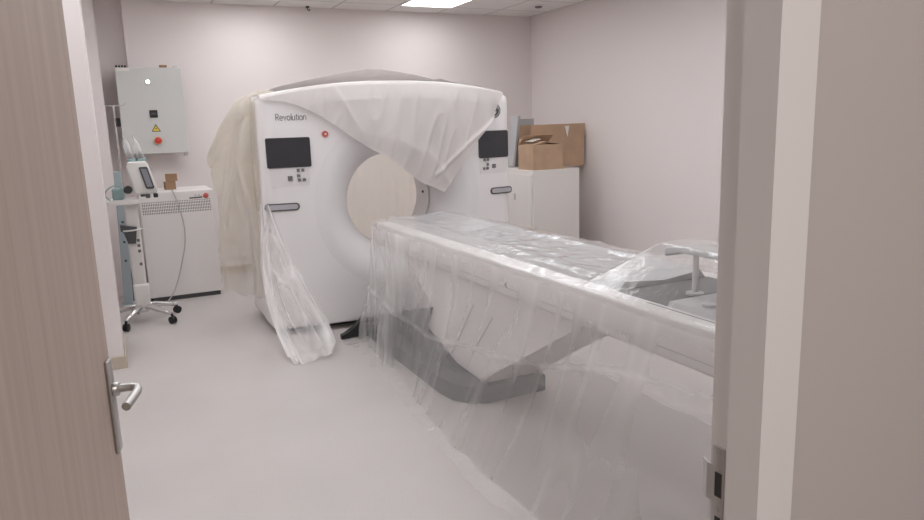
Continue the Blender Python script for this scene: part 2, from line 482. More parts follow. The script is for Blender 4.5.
def ring_rows():
    rows = []
    RO = .70
    for t in np.linspace(0, 1, 9):
        ox, oz = outline(.10)
        k = t ** 1.2
        x = (1 - k) * RO * np.cos(TH) + k * ox; z = (1 - k) * RO * np.sin(TH) + k * oz
        rows.append((x, yfront(x), z))
    for a in np.linspace(0, PI / 2, 8)[1:]:
        ox, oz = outline(.10 * (1 - math.sin(a)))
        rows.append((ox, yfront(ox) + .10 * (1 - math.cos(a)), oz))
    ox, oz = outline(0)
    rows.append((ox, np.full(NA, 5.72), oz))
    return rows
def rows_obj(name, rows, m, parent, smooth=60):
    X = np.array([r[0] for r in rows]).T + GX; Y = np.array([r[1] for r in rows]).T; Z = np.array([r[2] for r in rows]).T + GZ
    return obj(name, grid_mesh(name, X, Y, Z, closed_u=True), m, parent, smooth)
rows_obj('front_cover', ring_rows(), M['shell'], gt, 80)
# rear cover
ox, oz = outline(.006); ox2, oz2 = outline(.08)
rows_obj('rear_cover', [(ox, np.full(NA, 5.724), oz), (ox, np.full(NA, YBK - .08), oz), (ox2, np.full(NA, YBK), oz2),
                        (.56 * np.cos(TH), np.full(NA, YBK), .56 * np.sin(TH))], M['shell'], gt, 40)
rows = []
for s in np.linspace(0, 1, 18):
    R = .70 - .325 * math.sin(s * PI / 2); y = YG - .004 + .30 * (1 - math.cos(s * PI / 2))
    rows.append((R * np.cos(TH), np.maximum(y, yfront(R * np.cos(TH)) * (1 - s) + s * y - .004 * s), R * np.sin(TH)))
rows_obj('bore_flare', rows, M['flare'], gt, 170)
rows = [(.375 * np.cos(TH), np.full(NA, y), .375 * np.sin(TH)) for y in (5.572, 5.64, 5.75, 5.86)]
for s in np.linspace(0, 1, 8)[1:]:
    R = .375 + .185 * math.sin(s * PI / 2); rows.append((R * np.cos(TH), np.full(NA, 5.86 + (YBK - 5.86) * (1 - math.cos(s * PI / 2))), R * np.sin(TH)))
rows_obj('bore_tunnel', rows, M['flare'], gt, 170)
bm = new()
for yy in (5.566, 5.585):
    pts = [(GX + .3745 * math.cos(a), yy, GZ + .3745 * math.sin(a)) for a in np.linspace(0, 2 * PI, 97)]
    tube(bm, pts, .0035, 6)
obj('bore_seam', bm, M['handle'], gt, 60)
obj('laser_window', bx(GX + .362, GX + .374, 5.69, 5.71, .985, 1.005, bev=.002), M['dark'], gt)
obj('plinth', bx(GX - .9, GX + .9, 5.42, 6.1, 0, ZB + .03), M['dark'], gt)
# face parts: helper that lays a part on the curved front
def face(x0, x1, z0, z1, th, bev=.004, off=0., cut=None):
    """box on the gantry face following its slope; x relative to scanner centre"""
    xm = (x0 + x1) / 2; y0 = float(yfront(x0)); y1 = float(yfront(x1))
    a = math.atan2(y1 - y0, x1 - x0); ym = (y0 + y1) / 2
    bm = new(); w = math.hypot(x1 - x0, y1 - y0) / 2; h = (z1 - z0) / 2
    r = min(.012, h * .9, w * .9)
    poly = []
    if cut:   # one clipped corner (upper left)
        poly = [(-w + r, -h), (w - r, -h), (w, -h + r), (w, h - r), (w - r, h), (-w + cut, h), (-w, h - cut), (-w, -h + r)]
    else:
        for (sx, sz, a0) in ((1, -1, -90), (1, 1, 0), (-1, 1, 90), (-1, -1, 180)):
            for q in range(5):
                t = math.radians(a0 + q * 22.5); poly.append((sx * (w - r) + r * math.cos(t), sz * (h - r) + r * math.sin(t)))
    prism(bm, poly, 'y', -off - th, .012 - off, 0)
    bmesh.ops.rotate(bm, verts=bm.verts[:], cent=(0, 0, 0), matrix=Matrix.Rotation(a, 3, 'Z'))
    bmesh.ops.translate(bm, verts=bm.verts[:], vec=(GX + xm, ym, (z0 + z1) / 2))
    return bm
def pill(x0, x1, z0, z1, th, off=0.):
    xm = (x0 + x1) / 2; y0 = float(yfront(x0)); y1 = float(yfront(x1)); a = math.atan2(y1 - y0, x1 - x0)
    w = (x1 - x0) / 2; h = (z1 - z0) / 2; bm = new(); poly = []
    for (sx, a0) in ((1, -90), (-1, 90)):
        for q in range(13):
            t = math.radians(a0 + q * 15); poly.append((sx * (w - h) + h * math.cos(t), h * math.sin(t)))
    prism(bm, poly, 'y', -off - th, .02 - off)
    bmesh.ops.rotate(bm, verts=bm.verts[:], cent=(0, 0, 0), matrix=Matrix.Rotation(a, 3, 'Z'))
    bmesh.ops.translate(bm, verts=bm.verts[:], vec=(GX + xm, (y0 + y1) / 2, (z0 + z1) / 2))
    return bm
for side in (-1, 1):
    xs = lambda a, b: (min(side * a, side * b), max(side * a, side * b))
    x0, x1 = xs(.700, 1.018)
    if side == -1: scr = obj('screen', face(x0, x1, 1.285, 1.503, .010), M['screen'], gt)
    else: scr = obj('screen', face(x0 + .012, x1 - .005, 1.275, 1.50, .010, cut=.04), M['screen'], gt)
    p0, p1 = xs(.72, 1.0)
    pn = obj('control_panel', face(p0, p1, 1.145, 1.278, .004), M['panel'], gt)
    def btn(cx, cz, s):
        x = side * cx; y = float(yfront(x)); bm = new(); box(bm, GX + x - s, GX + x + s, y - .010, y + .006, cz - s, cz + s, .002, 1)
        obj('button', bm, M['button'], pn)
    for (cx, cz, s) in ((.800, 1.262, .011), (.766, 1.262, .011), (.798, 1.222, .011), (.796, 1.19, .011), (.760, 1.19, .011), (.862, 1.205, .017)): btn(cx, cz, s)
    h0, h1 = xs(.805, 1.062) if side == -1 else xs(.82, 1.05)
    ho = obj('grip_handle', pill(h0, h1, .966, 1.022, .008), M['dark'], gt)
    obj('grip_insert', pill(h0 + .012, h1 - .012, .976, 1.013, .012), M['handle'], ho)
    y = float(yfront(.58)); bm = new(); cone(bm, (GX + side * .583, y - .012, 1.52), (GX + side * .583, y + .01, 1.52), .022, .026, 24)
    es = obj('emergency_stop', bm, M['redp'], gt, 40)
    bm = new(); cone(bm, (GX + side * .583, y - .015, 1.52), (GX + side * .583, y - .010, 1.52), .008, .008, 16); obj('button_cap', bm, M['tape'], es, 40)
# lettering
def arc(cx, cz, rx, rz, a0, a1, n=16):
    return [(cx + rx * math.cos(math.radians(a)), cz + rz * math.sin(math.radians(a))) for a in np.linspace(a0, a1, n)]
XH = .68   # lower-case height in units of the capital height
GLYPH = {   # single-stroke letters: (advance, [polylines])
    'R': (.74, [[(0, 0), (0, 1), (.28, 1)] + arc(.28, .75, .25, .25, 90, -90, 10) + [(0, .5)], [(.26, .5), (.54, 0)]]),
    'e': (.74, [[(.02, .35), (.56, .35)] + arc(.29, .33, .28, .34, 4, 318, 20)]),
    'v': (.66, [[(0, XH), (.25, 0), (.50, XH)]]),
    'o': (.76, [arc(.29, .34, .29, .34, 0, 360, 22)]),
    'l': (.22, [[(.04, 0), (.04, 1.04)]]),
    'u': (.70, [[(.02, XH), (.02, .26)] + arc(.26, .25, .24, .25, 180, 360, 12) + [(.50, XH)], [(.50, XH), (.50, 0)]]),
    't': (.46, [[(.16, .92), (.16, .14)] + arc(.29, .14, .13, .14, 180, 290, 6), [(0, XH), (.34, XH)]]),
    'i': (.22, [[(.04, 0), (.04, XH)], [(.04, .88), (.04, .95)]]),
    'n': (.70, [[(.02, 0), (.02, XH)], [(.02, .40)] + arc(.26, .42, .24, .26, 180, 0, 12) + [(.50, 0)]]),
}
def write(word, x0, z0, width, height):
    tot = sum(GLYPH[c][0] for c in word); sx = width / tot; bm = new(); x = 0
    for c in word:
        for pl_ in GLYPH[c][1]:
            pts = []
            for (a, b) in pl_:
                X_ = x0 + (x + a) * sx; pts.append((X_, float(yfront(X_ - GX)) - .0015, z0 + b * height))
            tube(bm, pts, .0024, 6)
        x += GLYPH[c][0]
    return bm
obj('lettering', write('Revolution', 1.104, 1.628, .222, .046), M['text'], gt, 60)
# round emblem on the right shoulder
x = .875; y = float(yfront(x))
bm = new(); cone(bm, (GX + x, y - .004, 1.665), (GX + x, y + .01, 1.665), .062, .062, 36); em = obj('round_emblem', bm, M['dark'], gt, 40)
bm = new()
pts = [(GX + x + .05 * math.cos(a), y - .005, 1.665 + .05 * math.sin(a)) for a in np.linspace(0, 2 * PI, 49)]; tube(bm, pts, .0025, 6)
for (a0, r0) in ((.4, .02), (2.2, .022), (4.2, .02)):
    pts = [(GX + x + .018 * math.cos(a0) + r0 * math.cos(a), y - .005, 1.665 + .018 * math.sin(a0) + r0 * math.sin(a)) for a in np.linspace(a0, a0 + 4.6, 24)]; tube(bm, pts, .003, 6)
obj('emblem_lines', bm, M['panel'], em)

# ------------------------------------------------------------------ patient table
TX0, TX1 = 1.70, 2.37
tb = thing('patient_table', (GX, 3.4, 0), 'long white patient table on a slanted pedestal in front of the scanner', 'patient table')
def rrect(w0, w1, z0, z1, r0, r1, n=6):
    P = []
    for (cx, cz, r, a0) in ((w1, z0, r0, -90), (w1, z1, r1, 0), (w0, z1, r1, 90), (w0, z0, r0, 180)):
        sx = 1 if cx == w1 else -1; sz = 1 if cz == z1 else -1
        for q in range(n + 1):
            t = math.radians(a0 + 90 * q / n); P.append((cx - sx * r + r * math.cos(t), cz - sz * r + r * math.sin(t)))
    return P
bm = new(); prism(bm, rrect(TX0, TX1, .70, .866, .02, .016), 'y', .95, 4.93, .012)
body = obj('table_body', bm, M['table'], tb, 50)
obj('side_seam', bx(TX0 - .002, TX0 + .004, 1.0, 4.85, .742, .747), M['handle'], body)
bm = new(); prism(bm, [(1.80, .866), (1.83, .905), (1.87, .893), (GX, .878), (2.20, .893), (2.24, .905), (2.27, .866)], 'y', 2.25, 4.97, .004)
obj('cradle', bm, M['cradle'], tb, 40)
bm = new(); prism(bm, [(1.79, .864), (1.80, .885), (2.27, .885), (2.28, .864)], 'y', 1.05, 1.96, .004); obj('foot_pad', bm, M['cradle'], tb, 40)
obj('cradle_gap', bx(1.79, 2.28, 1.96, 2.25, .862, .8675), M['dark'], tb)
obj('rail_slot', bx(1.765, 1.772, 1.0, 2.05, .864, .8665), M['dark'], tb)
bm = new(); lathe(bm, (1.86, 1.82, .884), (0, 0, 1), [(0, .026), (.012, .026), (.016, .02)], 20); obj('lock_knob', bm, M['handle'], tb, 40)
bm = new(); prism(bm, [(4.60, .73), (4.03, .45), (4.14, .25), (3.70, .145), (3.37, .115), (2.50, .66), (2.32, .73)], 'x', 1.735, 2.125, .02, 3)
ped = obj('pedestal', bm, M['table'], tb, 40)
for (y0, z0, y1, z1) in ((3.44, .56, 3.76, .18), (3.22, .535, 3.47, .27)):
    bm = new(); prism(bm, [(y0, z0), (y0 + .012, z0), (y1 + .012, z1), (y1, z1)], 'x', 1.732, 1.74); obj('pedestal_slot', bm, M['handle'], ped)
bm = new(); prism(bm, [(1.60, 5.18), (1.585, 4.4), (1.585, 3.62), (1.60, 3.48), (1.66, 3.39), (1.75, 3.345), (2.14, 3.345), (2.14, 5.18)], 'z', 0, .105, .012)
bs = obj('table_base', bm, M['slate'], tb, 40)
bm = new(); prism(bm, [(5.16, .10), (4.43, .30), (4.02, .42), (4.13, .24), (3.70, .135), (3.60, .10)], 'x', 1.70, 2.12, .008)
obj('lift_housing', bm, M['slate'], bs, 40)
bm = new(); prism(bm, [(1.40, 0), (1.40, .035), (1.45, .045), (1.50, .075), (1.54, .12), (1.57, .135), (1.715, .135), (1.715, 0)], 'y', 4.985, 5.04, .006)
obj('base_foot', bm, M['black'], tb, 40)
obj('label_plate', bx(TX0 - .003, TX0 + .002, 2.27, 2.39, .706, .728), M['foam'], body)
bm = new(); prism(bm, [(3.0, .775), (3.03, .76), (3.0, .745), (3.01, .76)], 'x', TX0 - .003, TX0 + .002); obj('arrow_mark', bm, M['dark'], body)

# tray standing on the table
tr = thing('support_tray', (2.0, 2.035, .8685), 'flat grey support tray on a thin post at the foot end of the table', 'tray')
bm = new(); prism(bm, [(2.165, 1.006), (2.178, 1.020), (2.165, 1.042), (2.08, 1.052), (1.40, 1.052), (1.40, 1.030), (2.08, 1.030), (2.145, 1.022)], 'x', 1.965, 2.12, .004)
obj('tray_plate', bm, M['cradle'], tr, 50)
bm = new(); cone(bm, (2.0, 2.035, .8685), (2.0, 2.035, 1.032), .012, .012, 14); obj('tray_post', bm, M['panel'], tr, 40)
bm = new(); lathe(bm, (2.0, 2.035, .8685), (0, 0, 1), [(0, .035), (.008, .035), (.012, .013)], 18); obj('post_foot', bm, M['cradle'], tr, 40)

# ------------------------------------------------------------------ clear film over the table
def table_film():
    xa, xb, yb, yt = 1.672, 2.398, .95, 4.965; rc = .06
    # perimeter path with outward normals
    P = []; Nn = []
    ys = np.linspace(yb, yt - rc, 330)
    for y in ys: P.append((xa, y)); Nn.append((-1, 0))
    for q in np.linspace(0, 90, 9)[1:]:
        t = math.radians(180 - q); P.append((xa + rc + rc * math.cos(t), yt - rc + rc * math.sin(t))); Nn.append((math.cos(t), math.sin(t)))
    for x in np.linspace(xa + rc, xb - rc, 56)[1:]: P.append((x, yt)); Nn.append((0, 1))
    for q in np.linspace(0, 90, 9)[1:]:
        t = math.radians(90 - q); P.append((xb - rc + rc * math.cos(t), yt - rc + rc * math.sin(t))); Nn.append((math.cos(t), math.sin(t)))
    for y in ys[::-1][1:]: P.append((xb, y)); Nn.append((1, 0))
    P = np.array(P); Nn = np.array(Nn); nu = len(P)
    U = np.concatenate([[0], np.cumsum(np.hypot(*np.diff(P, axis=0).T))])
    near = Nn[:, 0] < -.5; far = Nn[:, 0] > .5
    # flare of the skirt at the floor
    fl_n = np.interp(P[:, 1], [.9, 2.2, 2.7, 3.2, 4.1, 4.9], [.30, .29, .30, .27, .155, .13])
    fl = np.where(near, fl_n, np.where(far, .16, .05))
    for _ in range(40): fl = .5 * fl + .25 * (np.roll(fl, 1) + np.roll(fl, -1))
    X = []; Y = []; Z = []; D = []
    cx = 2.035; cyl = np.clip(P[:, 1], yb, yt - .36)
    def tent(x, y):
        dx = np.maximum(0, np.maximum(1.955 - x, x - 2.13)) / .285; dy = np.maximum(0, y - 2.19) / .16
        return .178 * np.clip(1 - np.maximum(dx, dy), 0, 1)
    # top rows (centre line -> edge)
    for k in np.linspace(0, 1, 26):
        x = cx + (P[:, 0] - cx) * k; y = cyl + (P[:, 1] - cyl) * k
        lump = (ridge(x * 9 + y * 2.5, y * 5 - x * 3, 5, 4) * .010 + ridge(x * 16, y * 9, 9, 4) * .006 + ridge(x * 34 - y * 8, y * 20, 12, 3) * .003 * np.exp(-((y - 2.9) / .8) ** 2) + fbm(x * 5, y * 4, 2) * .008) * (1 - .5 * np.clip((y - 3.4) / .8, 0, 1))
        z = .892 + lump * (1 - .55 * k ** 4) + .012 * np.exp(-((np.abs(x - cx) - .2) / .05) ** 2)
        z = np.maximum(z - .016 * np.clip((k - .8) / .2, 0, 1) ** 2, .878 + lump * .4)
        tz = tent(x, y); z = np.where(tz > 0, np.maximum(z, .882 + tz + lump * .2), z)
        X.append(x); Y.append(y); Z.append(z); D.append(-.02 + .10 * ridge(x * 9 + y * 2.5, y * 5 - x * 3, 5, 8) + .10 * np.exp(-((k - 1) / .04) ** 2) + 0 * x)
    # rounded edge
    for a in np.linspace(0, 90, 5)[1:]:
        t = math.radians(a); o = .018 * math.sin(t)
        X.append(P[:, 0] + Nn[:, 0] * o); Y.append(P[:, 1] + Nn[:, 1] * o); Z.append(Z[25] - .018 * (1 - math.cos(t)) * 1.2)
        D.append(np.full(nu, .10 - .0005 * a))
    ztop_ = Z[-1]
    corner = np.exp(-((U - U[335] + .25) / .55) ** 2)
    for v in np.linspace(0, 1, 61)[1:]:
        # long folds that fan out from the corner and from the edge
        uu = U + .45 * v * np.clip(1 - np.abs(U - U[335]) / 1.5, 0, 1) * np.sign(U[335] - U)
        f = (ridge(uu * 2.6 + .3 * v, v * .6, 3, 2) - .35) * .06 + (ridge(uu * 6.3 - .5 * v, v * 1.1 + 3, 6, 2) - .3) * .026 + (ridge(uu * 17 + 1.2 * v, v * 2, 8, 2) - .3) * .006 * (.3 + corner)
        amp = np.clip(v * 1.5, 0, 1) * (.5 + .25 * corner)
        # tension crease running along the near side
        s = np.interp(P[:, 1], [1.5, 2.0, 2.5, 2.9, 3.6, 4.36, 4.8], [.21, .27, .40, .48, .59, .62, .55])
        cr = np.exp(-((v - s - .004 * np.sin(U * 5)) / .011) ** 2) * near * np.clip((P[:, 1] - 1.0) / 3, .12, 1)
        o = .018 + fl * (.30 * v + .70 * v ** 1.8) + f * amp + cr * .010
        o = np.maximum(o, .014)
        z = ztop_ * (1 - v) + .004 * v
        X.append(P[:, 0] + Nn[:, 0] * o); Y.append(P[:, 1] + Nn[:, 1] * o); Z.append(z)
        d = ridge(uu * 2.6 + .3 * v, v * .6, 3, 6) * .30 + ridge(uu * 6.3 - .5 * v, v * .8 + 3, 6, 7) * .30 + ridge(uu * 13 + 1.2 * v, v * 1.0, 8, 9) * .55 * corner
        D.append((.10 + d * (.24 + .55 * np.minimum(1, corner * 1.5)) + cr * .28 + .12 * (fbm(U * 1.2 + v, v * 1.5, 4) - .4) + .10 * np.exp(-v / .05)) * np.where(far, .35, 1))
    # hem lying on the floor
    o0 = np.hypot(X[-1] - P[:, 0], Y[-1] - P[:, 1])
    for k, w in enumerate((.02, .05, .09)):
        o = o0 + w * (.5 + 1.2 * fbm(U * 4, 0 * U, 21)); X.append(P[:, 0] + Nn[:, 0] * o); Y.append(P[:, 1] + Nn[:, 1] * o)
        Z.append(.004 + .010 * ridge(U * 11, 0 * U + k, 31, 2) * (1 if k < 2 else .3)); D.append(np.full(nu, .02))
    X = np.array(X).T; Y = np.array(Y).T; Z = np.array(Z).T; D = np.array(D).T
    return grid_mesh('table_film', X, Y, Z, D)
o = obj('plastic_film_cover', table_film(), M['film'], None, 180, loc=(2.035, 3.0, 0))
tag(o, 'clear wrinkled plastic film draped over the patient table down to the floor', 'plastic sheet')

# ------------------------------------------------------------------ milky sheet over the scanner top
def px_edge():
    # lower edge of the hanging sheet, (x, z) on the scanner's front
    return np.array([(1.00, 1.775), (1.18, 1.765), (1.29, 1.722), (1.375, 1.672), (1.60, 1.525), (1.80, 1.385), (2.0, 1.262), (2.22, 1.105), (2.385, 1.022),
                     (2.50, 1.15), (2.60, 1.28), (2.67, 1.37), (2.73, 1.45), (2.80, 1.53), (2.86, 1.58), (2.875, 1.60), (2.90, 1.655), (2.94, 1.715), (2.995, 1.765)])
def top_sheet():
    E = px_edge(); xs = np.linspace(1.0, 2.995, 190)
    rel = xs - GX
    zl = np.interp(xs, E[:, 0], E[:, 1]) + .006 * np.sin(xs * 40) * 0
    zt = ztop(rel)
    X = []; Y = []; Z = []; D = []
    hang = np.linspace(0, 1, 60)
    yf = yfront(rel) - .022
    yf = np.minimum(yf, 5.30)
    for t in hang[::-1]:              # from the hem up to the top edge
        z = zt - .012 - (zt - .012 - zl) * t
        x = xs + .012 * t * np.sin(xs * 14)
        dep = zt - z
        f = .020 * (ridge(xs * 5 - dep * 2.2, dep * .9, 41, 2)) + .012 * ridge(xs * 11 + dep * 3.5, dep * 2, 43, 3) + .03 * fbm(xs * 2.5, dep * 2, 44)
        amp = np.clip(dep / .12, 0, 1) * np.clip((zt - zl) / .25, .15, 1)
        y = yf - f * amp - .03 * np.sin(np.clip(dep / .8, 0, 1) * PI) * (zt - zl)
        # folded turn-up at the low corner
        crease = np.exp(-((z - (1.40 + .75 * (xs - 2.62))) / .02) ** 2) * (xs > 2.3) * .012
        y = y - crease
        X.append(x); Y.append(y); Z.append(z)
        hem = np.exp(-((z - zl) / .012) ** 2)
        D.append(.35 * hem + .5 * ridge(xs * 5 - dep * 2.2, dep * .9, 41, 8) + .4 * crease / .012)
    for a in np.linspace(0, 1, 8)[1:]:     # over the edge
        t = a * PI / 2
        X.append(xs); Y.append(yf + .02 * (1 - math.cos(t)) + .012 * a); Z.append(zt - .012 + .022 * math.sin(t) + 0 * xs); D.append(0 * xs + .2)
    y0 = Y[-1]
    # across the top: a loose lap that billows forward over the front edge before it runs to the back
    bulge = np.interp(xs, [1.0, 1.15, 1.55, 1.84, 1.95, 2.20, 2.40, 2.46, 2.55, 3.0], [.012, .022, .055, .088, .086, .052, .020, .030, .010, .006])
    bulge = bulge + .012 * (fbm(xs * 6, 0 * xs, 51) - .4)
    ctrl = [(0, .018, 0), (.16, .012, 0), (.24, .016, .10), (.17, .020, .55), (.10, .022, .92), (.12, .022, 1.0), (.24, .02, .95), (.45, .018, .55), (.62, .016, .2), (.80, .014, 0)]
    cp = smooth_path(ctrl, 4)[1:]
    for (dy, dz, kb) in cp:
        X.append(xs); Y.append(y0 + dy + .02 * (fbm(xs * 4, dy * 6 + 0 * xs, 52) - .4)); Z.append(zt + dz + kb * bulge); D.append(0 * xs)
    return grid_mesh('top_sheet', np.array(X).T, np.array(Y).T, np.array(Z).T, np.array(D).T)
o = obj('plastic_dust_sheet', top_sheet(), M['sheet'], None, 55, loc=(GX, 5.4, 1.9))
tag(o, 'milky plastic sheet over the scanner top, hanging in a point across the bore', 'plastic sheet')

def left_sheet():
    S = np.linspace(0, 1, 120); T = np.linspace(0, 1, 130)
    # s=0 front edge at the shoulder, s=1 rear outer edge
    sv = np.array([0, .12, .4, .7, .9, 1.])
    crease = .06 * np.exp(-((S - .16) / .05) ** 2) - .03 * np.exp(-((S - .30) / .07) ** 2)
    tx = np.interp(S, sv, [1.13, 1.03, .925, .84, .79, .775]); ty = np.interp(S, sv, [5.38, 5.40, 5.62, 5.95, 6.15, 6.22]); tz = np.interp(S, sv, [1.845, 1.855, 1.80, 1.62, 1.47, 1.41])
    bxx = np.interp(S, sv, [.955, .945, .915, .87, .82, .80]); by = np.interp(S, sv, [5.46, 5.52, 5.70, 5.95, 6.12, 6.2]); bz = np.interp(S, sv, [.33, .27, .26, .23, .25, .30])
    X = np.zeros((len(S), len(T))); Y = X.copy(); Z = X.copy(); D = X.copy()
    for j, t in enumerate(T):
        k = t ** .9
        x = tx + (bxx - tx) * min(1, k * 1.6); y = ty + (by - ty) * k; z = tz + (bz - tz) * t
        # a rolled fold under the outer edge, then hanging folds
        drop = (tz - z)
        fold = .10 * (ridge(S * 2.6 + .6 * t, t * 1.2, 61, 1.5) - .4) + .022 * (ridge(S * 6 - t, t * 2.2, 63, 2) - .3) + .05 * (fbm(S * 2.2, t * 3.5, 64) - .45)
        amp = np.clip(drop / .1, 0, 1) * np.clip(S * 6, .12, 1)
        roll = .085 * np.sqrt(np.clip(1 - ((drop - .075) / .075) ** 2, 0, 1)) * np.clip((S - .10) / .15, 0, 1)
        amp = amp * np.clip((drop - .10) / .12, .05, 1)
        x = x - fold * amp - roll * .75 - .012
        y = y + crease * np.clip(t * 8, 0, 1) * 1.2; x = x + crease * np.clip(t * 8, 0, 1)
        y = y + fold * amp * .5 - roll * .35
        x = np.minimum(x, np.where(t > .02, .958, 9))
        jag = .05 * (fbm(S * 9, 0 * S, 66) - .4)
        X[:, j] = x; Y[:, j] = y; Z[:, j] = z + jag * t ** 6
        D[:, j] = .5 * np.clip(1.2 - t * 1.6, 0, 1) - .75 * np.clip((t - .45) / .35, 0, 1) + .3 * ridge(S * 2.6 + .6 * t, t * 1.2, 61, 4)
    return grid_mesh('left_sheet', X, Y, Z, D)
o = obj('plastic_dust_sheet', left_sheet(), M['cream'], None, 180, loc=(.9, 5.8, 0))
tag(o, 'cream plastic sheet hanging in folds down the left side of the scanner', 'plastic sheet')

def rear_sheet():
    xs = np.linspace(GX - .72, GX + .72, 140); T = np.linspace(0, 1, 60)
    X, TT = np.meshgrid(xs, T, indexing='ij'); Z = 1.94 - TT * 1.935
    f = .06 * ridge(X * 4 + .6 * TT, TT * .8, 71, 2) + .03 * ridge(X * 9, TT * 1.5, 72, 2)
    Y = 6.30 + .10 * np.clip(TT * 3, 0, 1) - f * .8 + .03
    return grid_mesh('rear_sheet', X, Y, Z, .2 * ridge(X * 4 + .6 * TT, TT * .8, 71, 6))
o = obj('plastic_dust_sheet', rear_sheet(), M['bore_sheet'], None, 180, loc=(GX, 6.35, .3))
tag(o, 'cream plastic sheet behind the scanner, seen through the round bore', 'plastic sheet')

def strip_film():
    T = np.linspace(0, 1, 120); S = np.linspace(0, 1, 70)
    # left and right border of the gathered film from the grip down to the floor
    tv = [0, .2, .4, .6, .8, .92, 1.]
    L = np.array([(.945, 5.33, 1.03), (.912, 5.30, .80), (.890, 5.24, .58), (.885, 5.12, .36), (.905, 4.94, .15), (.93, 4.74, .03), (.95, 4.62, .006)])
    R = np.array([(1.00, 5.29, 1.02), (1.06, 5.25, .80), (1.13, 5.19, .58), (1.21, 5.08, .38), (1.29, 4.96, .18), (1.30, 4.84, .05), (1.24, 4.72, .006)])
    X = np.zeros((len(S), len(T))); Y = X.copy(); Z = X.copy(); D = X.copy()
    for j, t in enumerate(T):
        l = np.array([np.interp(t, tv, L[:, k]) for k in range(3)]); r = np.array([np.interp(t, tv, R[:, k]) for k in range(3)])
        w = r[0] - l[0]
        f = .045 * ridge(S * 3.2 + .2 * t, t * 1.5, 81, 2) + .02 * ridge(S * 8, t * 3, 83, 2)
        X[:, j] = l[0] + w * S; Y[:, j] = l[1] + (r[1] - l[1]) * S - (f + .02 * np.sin(S * PI)) * (.3 + t); Z[:, j] = l[2] + (r[2] - l[2]) * S + .022 * ridge(S * 5, t * 9, 85, 2) * np.clip((t - .85) / .1, 0, 1)
        D[:, j] = .95 * np.exp(-((S - .08 - .05 * np.sin(t * 7)) / (.10 + .06 * t)) ** 2) + .95 * np.exp(-((S - .88 + .06 * np.sin(t * 5)) / .13) ** 2) \
            + .5 * ridge(S * 8, t * 3, 83, 5) + .6 * np.clip((t - .80) / .15, 0, 1)
    Z = np.maximum(Z, .004)
    return grid_mesh('strip_film', X, Y, Z, D)
o = obj('plastic_film_strip', strip_film(), M['strip'], None, 180, loc=(1.0, 5.0, 0))
tag(o, 'gathered clear plastic film hanging from the left grip to the floor', 'plastic sheet')

# ------------------------------------------------------------------ electrical enclosure on the back wall
EX0, EX1, EZ0, EZ1, EY = .122, .725, 1.365, 2.215, 7.86
eb = thing('electrical_enclosure', ((EX0 + EX1) / 2, YB - .11, EZ0), 'grey wall-mounted electrical enclosure with switch and red stop button', 'electrical box')
obj('enclosure_body', bx(EX0 + .004, EX1 - .004, EY + .012, YB - .115, EZ0, EZ1, bev=.006), M['ebox'], eb)
dr = obj('enclosure_door', bx(EX0, EX1, EY - .006, EY + .010, EZ0 + .004, EZ1 - .004, bev=.004), M['ebox'], eb)
bm = new(); lathe(bm, (.405, EY - .006, 2.075), (0, -1, 0), [(0, .024), (.006, .024), (.010, .019)], 20); il = obj('indicator_ring', bm, M['dark'], dr, 40)
bm = new(); lathe(bm, (.405, EY - .014, 2.075), (0, -1, 0), [(0, .019), (.006, .016), (.010, .006)], 18); obj('indicator_lens', bm, M['indicator'], il, 60)
sw = obj('rotary_switch', bx(.39, .465, EY - .014, EY - .005, 1.725, 1.80, bev=.004), M['black'], dr)
obj('switch_knob', bx(.405, .45, EY - .04, EY - .012, 1.755, 1.772, bev=.003), M['dark'], sw)
bm = new(); prism(bm, [(.392, 1.588), (.478, 1.588), (.435, 1.665)], 'y', EY - .0085, EY - .005); ws = obj('warning_sign', bm, M['black'], dr)
bm = new(); prism(bm, [(.403, 1.594), (.467, 1.594), (.435, 1.651)], 'y', EY - .010, EY - .008); wy = obj('sign_face', bm, M['yellow'], ws)
bm = new(); prism(bm, [(.440, 1.637), (.428, 1.618), (.436, 1.618), (.430, 1.600), (.444, 1.622), (.435, 1.622)], 'y', EY - .0115, EY - .0095); obj('sign_bolt', bm, M['black'], ws)
bm = new(); lathe(bm, (.442, EY - .006, 1.50), (0, -1, 0), [(0, .036), (.004, .036)], 24); eo = obj('stop_collar', bm, M['yellow'], dr, 40)
bm = new(); lathe(bm, (.442, EY - .010, 1.50), (0, -1, 0), [(0, .018), (.014, .018), (.016, .034), (.03, .034), (.034, .028)], 24); obj('stop_button', bm, M['red'], eo, 40)
for (x, z) in ((EX0 + .03, EZ1), (EX1 - .035, EZ1), (EX1 - .015, EZ0 - .03)):
    obj('mounting_lug', bx(x - .02, x + .02, YB - .16, YB - .112, z, z + .03, bev=.003), M['ebox'], eb)
for k in range(4):
    bm = new(); cone(bm, (EX0 + .02 + k * .026, YB - .19, EZ1 + .002), (EX0 + .02 + k * .026, YB - .19, EZ1 + .03), .011, .009, 12); obj('cable_gland', bm, M['black'], eb, 40)
bm = new(); box(bm, .53, .60, EY + .03, EY + .08, EZ1 + .002, EZ1 + .028, .003); obj('top_fitting', bm, M['card2'], eb)
obj('rating_label', bx(EX0 + .02, EX0 + .13, EY - .0075, EY - .0055, EZ1 - .035, EZ1 - .01), M['tape'], dr)

